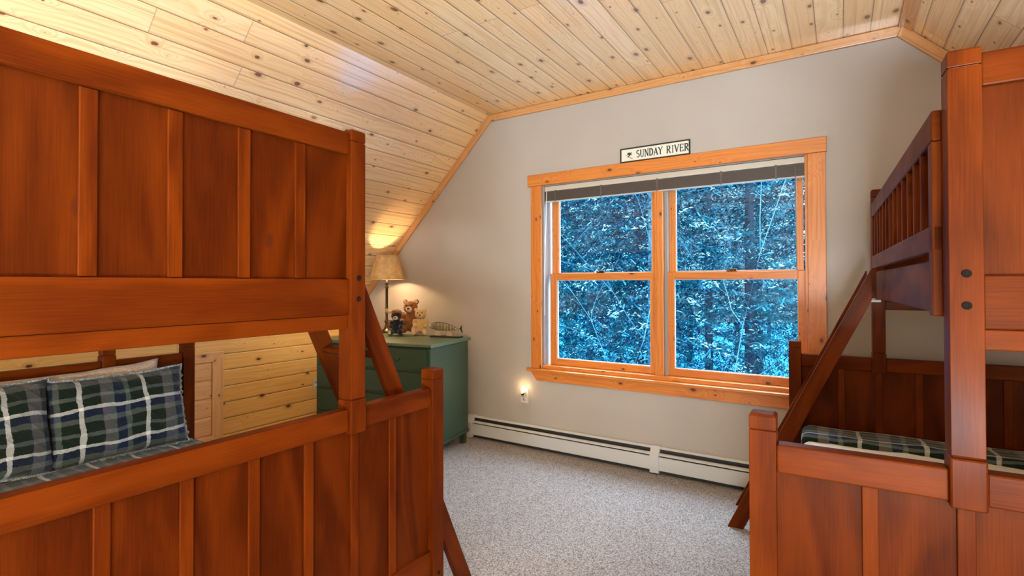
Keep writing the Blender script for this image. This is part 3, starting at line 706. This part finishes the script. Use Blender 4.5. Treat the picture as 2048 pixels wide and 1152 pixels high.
for a, b_ in zz:
    dd = bx('drawer', G, dr, -DWd+.04, -.04, .002, .03, a, b_, grain=0, bevel=.003)
    MB().box(-DWd+.034, -.034, .012, .0145, b_+.001, b_+.006).build('drawer_gap', M['dark'], dr)
    for x_ in (-DWd+.28, -.28):
        k_ = MB().lathe([(.006, 0), (.006, .010), (.014, .018), (.014, .024), (.001, .028)], 16).build('knob', G, dd); k_.rotation_euler = (math.radians(90), 0, 0); k_.location = (x_, .003, (a+b_)/2)

# ------------------------------------------------------------------ table lamp
LX, LY = -3.46, 3.31
la = thing('table_lamp', 'lit bronze candlestick table lamp with tapered parchment shade', 'lamp', (LX, LY, DZ))
MB().lathe([(.062, 0), (.062, .014), (.050, .022), (.030, .032), (.018, .055), (.012, .080), (.016, .090), (.024, .098), (.016, .108), (.011, .125), (.012, .20), (.0125, .40), (.017, .408), (.010, .420), (.009, .432), (.018, .442), (.018, .452), (.008, .462), (.007, .50)], 24).build('lamp_base', M['bronze'], la)
MB().lathe([(.004, .495), (.012, .505), (.026, .540), (.030, .565), (.020, .595), (.004, .605)], 20).build('bulb', M['bulb'], la)
MB().lathe([(.156, .480), (.092, .700), (.0905, .700), (.1545, .480)], 48, cap=False).build('lamp_shade', M['shade'], la)
MB().lathe([(.159, .478), (.1585, .486), (.153, .486), (.153, .478), (.159, .478)], 48, cap=False).build('shade_rim', M['shade'], la)
light('lamp_glow', 'POINT', (LX, LY, DZ+.550), 68, (1, .66, .33), .035)

# ------------------------------------------------------------------ plush toys
def plush(name, label, loc, rz, sc, body, parts, cat='teddy bear'):
    r_ = thing(name, label, cat, loc, rz); r_.scale = (sc, sc, sc)
    m_ = MB()
    for c_, rr in body[0]: m_.ball(c_, rr, n=16, m=10)
    o_ = m_.build('body', body[1], r_, smooth=True); rm = o_.modifiers.new('remesh', 'REMESH'); rm.mode = 'VOXEL'; rm.voxel_size = .005; rm.use_smooth_shade = True
    sm = o_.modifiers.new('smooth', 'SMOOTH'); sm.factor = .5; sm.iterations = 3
    for nm, mt, balls in parts:
        m_ = MB()
        for c_, rr in balls: m_.ball(c_, rr, n=14, m=9)
        m_.build(nm, mt, r_, smooth=True)
    return r_
def sitting(scx=1.):
    return [((0, 0, .085), (.062, .052, .075)), ((0, -.002, .130), (.048, .042, .045)), ((0, -.012, .205), (.058, .050, .052)), ((0, -.045, .190), (.030, .026, .024)),
            ((-.046, .0, .250), (.020, .012, .020)), ((.046, .0, .250), (.020, .012, .020)),
            ((-.056, -.018, .122), (.024, .026, .038)), ((-.052, -.045, .092), (.020, .026, .022)), ((.056, -.018, .122), (.024, .026, .038)), ((.052, -.045, .092), (.020, .026, .022)),
            ((-.045, -.050, .032), (.030, .048, .028)), ((.045, -.050, .032), (.030, .048, .028)), ((-.055, -.095, .036), (.027, .020, .034)), ((.055, -.095, .036), (.027, .020, .034))]
def face(muz, pad, hd=.205):
    return [('muzzle', muz, [((0, -.062, .192), (.026, .020, .021))]), ('nose', M['blackbead'], [((0, -.081, .200), (.011, .007, .008))]),
            ('eye', M['blackbead'], [((-.021, -.060, .222), .0055)]), ('eye', M['blackbead'], [((.021, -.060, .222), .0055)]),
            ('inner_ear', muz, [((-.046, -.010, .250), (.012, .006, .012))]), ('inner_ear', muz, [((.046, -.010, .250), (.012, .006, .012))]),
            ('foot_pad', pad, [((-.055, -.112, .036), (.019, .006, .025))]), ('foot_pad', pad, [((.055, -.112, .036), (.019, .006, .025))])]
FACE = math.radians(-32+42)                          # toys look towards the room
plush('teddy_bear', 'large brown teddy bear with black nose sitting behind the two smaller toys', (-3.225, 3.375, DZ), math.radians(28), 1.12, (sitting(), M['brownfur']), face(M['palefur'], M['palefur']))
plush('teddy_bear', 'small tan teddy bear sitting at the right of the toy group', (-3.060, 3.320, DZ), math.radians(36), .86, (sitting(), M['tanfur']), face(M['palefur'], M['palefur']))
bd = sitting()
plush('plush_moose', 'small dark navy plush animal with tan snout and floppy brown hood, left of the bears', (-3.225, 3.200, DZ), math.radians(34), .80,
      (bd[:4]+bd[6:], M['navyfur']),
      [('hood', M['brownfur'], [((0, .006, .236), (.060, .054, .042)), ((-.02, -.03, .252), (.030, .026, .020))]),
       ('antler', M['tanfur'], [((-.078, 0, .246), (.030, .014, .016)), ((-.104, 0, .262), (.018, .012, .022))]), ('antler', M['tanfur'], [((.070, 0, .236), (.026, .012, .013))]),
       ('muzzle', M['palefur'], [((0, -.066, .184), (.026, .026, .022))]), ('nose', M['blackbead'], [((0, -.090, .190), (.010, .006, .007))]),
       ('arm', M['brownfur'], [((-.070, -.020, .120), (.024, .026, .044))]), ('eye', M['blackbead'], [((-.018, -.060, .214), .005)]), ('eye', M['blackbead'], [((.018, -.060, .214), .005)]),
       ('foot_pad', M['palefur'], [((-.055, -.112, .036), (.018, .006, .024))])], cat='plush toy')

# ------------------------------------------------------------------ fish ornament
fi = thing('fish_ornament', 'carved pale wooden fish with black ribs on a dark slab on the dresser', 'ornament', (-2.745, 3.27, DZ), math.radians(12)); fi.scale = (.82, .82, .9)
bx('base', M['black'], fi, -.15, .18, -.045, .045, 0, .012, bevel=.002)
for x_, s_ in ((-.075, 1), (.055, .8)):
    MB().prism([(x_-.040*s_, .012), (x_+.030*s_, .012), (x_+.022*s_, .030), (x_+.004, .048), (x_-.020*s_, .052), (x_-.044*s_, .034)], 1, -.008, .008).build('stand', M['fish'], fi, 0, .002)
N = 22; fm = MB(); ring = 12
def fishx(tt):
    x_ = -.185+.36*tt; hz = .034*math.sin(math.pi*min(1, tt*1.08)**.75)**.9+.002 if tt < .92 else .006
    zc = .098-.030*tt+.012*math.sin(tt*3.1); return x_, hz, hz*.42+.002, zc
for i in range(N+1):
    x_, hz, hy, zc = fishx(i/N)
    for k_ in range(ring):
        th = 2*math.pi*k_/ring; fm.v.append((x_, hy*math.cos(th), zc+hz*math.sin(th)))
for i in range(N):
    for k_ in range(ring): fm.f.append((i*ring+k_, i*ring+(k_+1) % ring, (i+1)*ring+(k_+1) % ring, (i+1)*ring+k_))
fm.f.append(tuple(range(ring))[::-1]); fm.f.append(tuple(N*ring+k_ for k_ in range(ring)))
fm.build('body', M['fish'], fi, 0, smooth=True)
MB().prism([(.160, .078), (.192, .118), (.186, .086), (.200, .040), (.176, .062)], 1, -.003, .003).build('tail', M['black'], fi, 0, .001)
rb = MB()
for i in range(3, 19):
    x_, hz, hy, zc = fishx(i/N)
    rb.tube([(x_-.002, -(hy+.001)*math.cos(a_), zc+(hz+.001)*math.sin(a_)) for a_ in [math.radians(q) for q in range(-70, 91, 20)]], .0030, 5)
    if i % 3: rb.tube([(x_, -hy-.001, zc-.004), (x_+.007, -hy-.001, zc+.006)], .0018, 5)
rb.tube([(fishx(i/N)[0], 0, fishx(i/N)[3]+fishx(i/N)[1]+.0005) for i in range(1, N)], .003, 6)
rb.tube([(fishx(i/N)[0], 0, fishx(i/N)[3]-fishx(i/N)[1]-.0005) for i in range(1, N)], .0018, 6)
rb.build('rib_pattern', M['black'], fi)
MB().ball((-.150, -.010, .106), .005).build('eye', M['blackbead'], fi)

# ------------------------------------------------------------------ snowy woods outside
GZ = -1.7
gm = MB(); nx, ny = 60, 60
for i in range(nx+1):
    for j in range(ny+1):
        X = -60+100*i/nx; Y = WY+.3+80*j/ny
        gm.v.append((X, Y, GZ+.25*noise.noise(Vector((X*.2, Y*.2, 0)))+max(0, Y-20)*.03))
for i in range(nx):
    for j in range(ny): a = i*(ny+1)+j; gm.f.append((a, a+ny+1, a+ny+2, a+1))
g = gm.build('snowy_ground', M['groundsnow'], smooth=True); tag(g, 'snow covered ground of the woods outside the window', 'ground', kind='stuff')
def spruce_mesh(seed, H, R_, dens=1.0):
    rnd = random.Random(seed); nd_ = MB(); sn = MB(); mi = []
    nb = int(150*dens)
    for b_ in range(nb):
        hz = .06+.94*(b_/nb)**.9; z_ = H*hz; L = R_*(1-hz)**.75*rnd.uniform(.75, 1.1)+.15
        th = b_*2.399+rnd.uniform(-.4, .4); dx, dy = math.cos(th), math.sin(th); droop = rnd.uniform(.18, .42)
        ns = max(5, int(L*15))
        for k_ in range(ns):
            s_ = (k_+rnd.random())/ns; r_ = L*s_; zz_ = z_-droop*r_*s_+.12*r_; wd = .30*(1-s_*.75)*min(1, L)
            lat = rnd.uniform(-1, 1)*wd; px, py = dx*r_-dy*lat, dy*r_+dx*lat
            pz = zz_-abs(lat)*.35+rnd.uniform(-.03, .03)
            for _ in range(5):
                l_ = rnd.uniform(.05, .12); a_ = th+rnd.uniform(-1.3, 1.3); ex, ey, ez = math.cos(a_)*l_, math.sin(a_)*l_, rnd.uniform(-.7, .25)*l_
                wx, wy = -math.sin(a_)*.010, math.cos(a_)*.010; c_ = len(nd_.v)
                ox, oy, oz = px+rnd.uniform(-.04, .04), py+rnd.uniform(-.04, .04), pz+rnd.uniform(-.03, .03)
                nd_.v += [(ox-wx, oy-wy, oz), (ox+wx, oy+wy, oz), (ox+ex+wx, oy+ey+wy, oz+ez), (ox+ex-wx, oy+ey-wy, oz+ez-.01)]
                nd_.f.append((c_, c_+1, c_+2, c_+3)); mi.append(0 if rnd.random() < .72 else 1)
            pk = .5 + .5*noise.noise(Vector((px*1.3+seed, py*1.3, pz*1.3)))
            if rnd.random() < .03+.75*max(0, pk-.52):
                for _ in range(rnd.randint(4, 10)):
                    q_ = rnd.uniform(.006, .017)*rnd.choice((1, 1, 1.5)); c_ = len(sn.v); a_ = rnd.uniform(0, 3.1); ca, sa = math.cos(a_), math.sin(a_)
                    lx, ly = q_*rnd.uniform(1.2, 3.6), q_*rnd.uniform(.35, .7); ox, oy, zt = px+rnd.uniform(-.09, .09), py+rnd.uniform(-.09, .09), pz+.025+rnd.uniform(-.05, .04)
                    tl = rnd.uniform(-.9, .5)
                    for kk in range(6):
                        aa = kk*math.pi/3; u_, w_ = math.cos(aa)*lx, math.sin(aa)*ly; sn.v.append((ox+ca*u_-sa*w_, oy+sa*u_+ca*w_, zt+u_*tl-.006+rnd.uniform(-.008, .008)))
                    sn.v.append((ox, oy, zt+q_*.5)); sn.v.append((ox, oy, zt-q_*.5))
                    for kk in range(6): sn.f.append((c_+kk, c_+(kk+1) % 6, c_+6)); sn.f.append((c_+(kk+1) % 6, c_+kk, c_+7))
    return nd_, sn, mi
hm_ = MB(); nx, ny = 50, 8
for i in range(nx+1):
    for j in range(ny+1):
        X = -70+120*i/nx; q_ = j/ny; hm_.v.append((X, 36+14*q_+2*noise.noise(Vector((X*.1, q_, 0))), GZ-.2+15*q_+1.4*noise.noise(Vector((X*.25, q_*6, 2)))))
for i in range(nx):
    for j in range(ny): a = i*(ny+1)+j; hm_.f.append((a, a+ny+1, a+ny+2, a+1))
t = NT('wooded_hillside'); tc = t.n('ShaderNodeTexCoord').outputs['Object']
q = t.n('ShaderNodeTexNoise', {'Vector': tc, 'Scale': 2.2, 'Detail': 8.0, 'Roughness': .8}).outputs[0]
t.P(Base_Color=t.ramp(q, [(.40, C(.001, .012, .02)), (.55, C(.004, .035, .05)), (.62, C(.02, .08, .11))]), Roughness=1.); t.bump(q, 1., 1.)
tag(hm_.build('wooded_hillside', t.m, smooth=True), 'dark blue green wooded hillside rising behind the outside trees', 'hillside', kind='stuff')
protos = []
for si, (H, R_) in enumerate(((9.5, 2.3), (8.0, 1.9), (11., 2.2))):
    nd_, sn, mi = spruce_mesh(si+11, H, R_, 1.25)
    t_ = bpy.data.objects.new('spruce_tree', None); COL.objects.link(t_)
    o_ = nd_.build('foliage', [M['needle'][si % 2], M['needle'][2]], t_)
    for pl_, i_ in zip(o_.data.polygons, mi): pl_.material_index = i_
    sn.build('snow_cover', M['snow'], t_, smooth=True)
    MB().tube([(0, 0, -.2), (0, 0, H*.5), (.03, 0, H*.97)], [.11, .07, .012], 8).build('trunk', M['bark'] if si != 1 else M['palebark'], t_)
    protos.append(t_)
spots = [(-4.9, 9.2), (-2.6, 8.4), (-.3, 9.0), (-7.4, 11.5), (-5.6, 12.6), (-3.8, 11.2), (-1.6, 11.8), (.6, 12.2), (-9.6, 14.5), (-7.6, 15.8), (-5.2, 15.2), (-3.0, 14.6), (-.8, 15.6),
         (-12.2, 18.5), (-9.6, 19.4), (-7.0, 18.4), (-4.6, 19.2), (-2.2, 18.2), (.2, 19.), (-15., 23.), (-12., 24.), (-9., 23.), (-6.3, 24.2), (-3.6, 23.), (-1., 24.), (1.2, 23.2),
         (-18, 29), (-15, 28.5), (-12, 29.5), (-9, 28.5), (-6, 29.5), (-3, 28.5), (0, 29.5)]
rnd = random.Random(3)
for i, (x_, y_) in enumerate(spots):
    pr = protos[i % 3]
    if i < 3: t_ = pr
    else:
        t_ = pr.copy(); COL.objects.link(t_)
        for ch in pr.children: c_ = ch.copy(); COL.objects.link(c_); c_.parent = t_
    t_.location = (x_, y_, GZ+max(0, y_-20)*.03); t_.rotation_euler = (0, 0, rnd.uniform(0, 6.3)); sc = rnd.uniform(.85, 1.2); t_.scale = (sc, sc, sc*rnd.uniform(.95, 1.1))
    if y_ < 10: lab = ['snow dusted spruce tree nearest the left window pane', 'snow dusted spruce tree nearest the middle of the window', 'snow dusted spruce tree nearest the right window pane'][i]; gr = None
    else: lab = 'blue green snow dusted spruce tree deep in the woods behind the nearest ones'; gr = 'spruce trees in the woods outside'
    tag(t_, lab, 'tree', gr)
# bare saplings close to the glass
def sapling(label, loc, seed, H=4.2):
    r_ = random.Random(seed); m_ = MB(); root = thing('bare_sapling', label, 'tree', loc)
    def grow(p_, d_, L, rad, depth):
        pts = [p_]; q_ = p_.copy(); dd = d_.copy()
        for k_ in range(5):
            dd = (dd+Vector((r_.uniform(-.22, .22), r_.uniform(-.22, .22), r_.uniform(-.12, .10)))).normalized(); q_ = q_+dd*L/5; pts.append(q_.copy())
            if depth < 3 and k_ > 0:
                for _ in range(1):
                    sd = (dd+Vector((r_.uniform(-1, 1), r_.uniform(-1, 1), r_.uniform(-.2, .5)))).normalized(); grow(q_.copy(), sd, L*r_.uniform(.3, .5), rad*.5, depth+1)
        m_.tube([tuple(a_) for a_ in pts], [rad*(1-.14*k_) for k_ in range(6)], 5)
    grow(Vector((0, 0, -.1)), Vector((.05, 0, 1)), H, .010, 0)
    m_.build('branches', M['palebark'], root, smooth=True)
sapling('pale bare sapling with thin frosted twigs outside the left pane', (-2.65, 6.0, GZ), 5)
sapling('pale bare sapling with thin frosted twigs outside the right pane', (-1.05, 6.3, GZ), 8, 4.4)
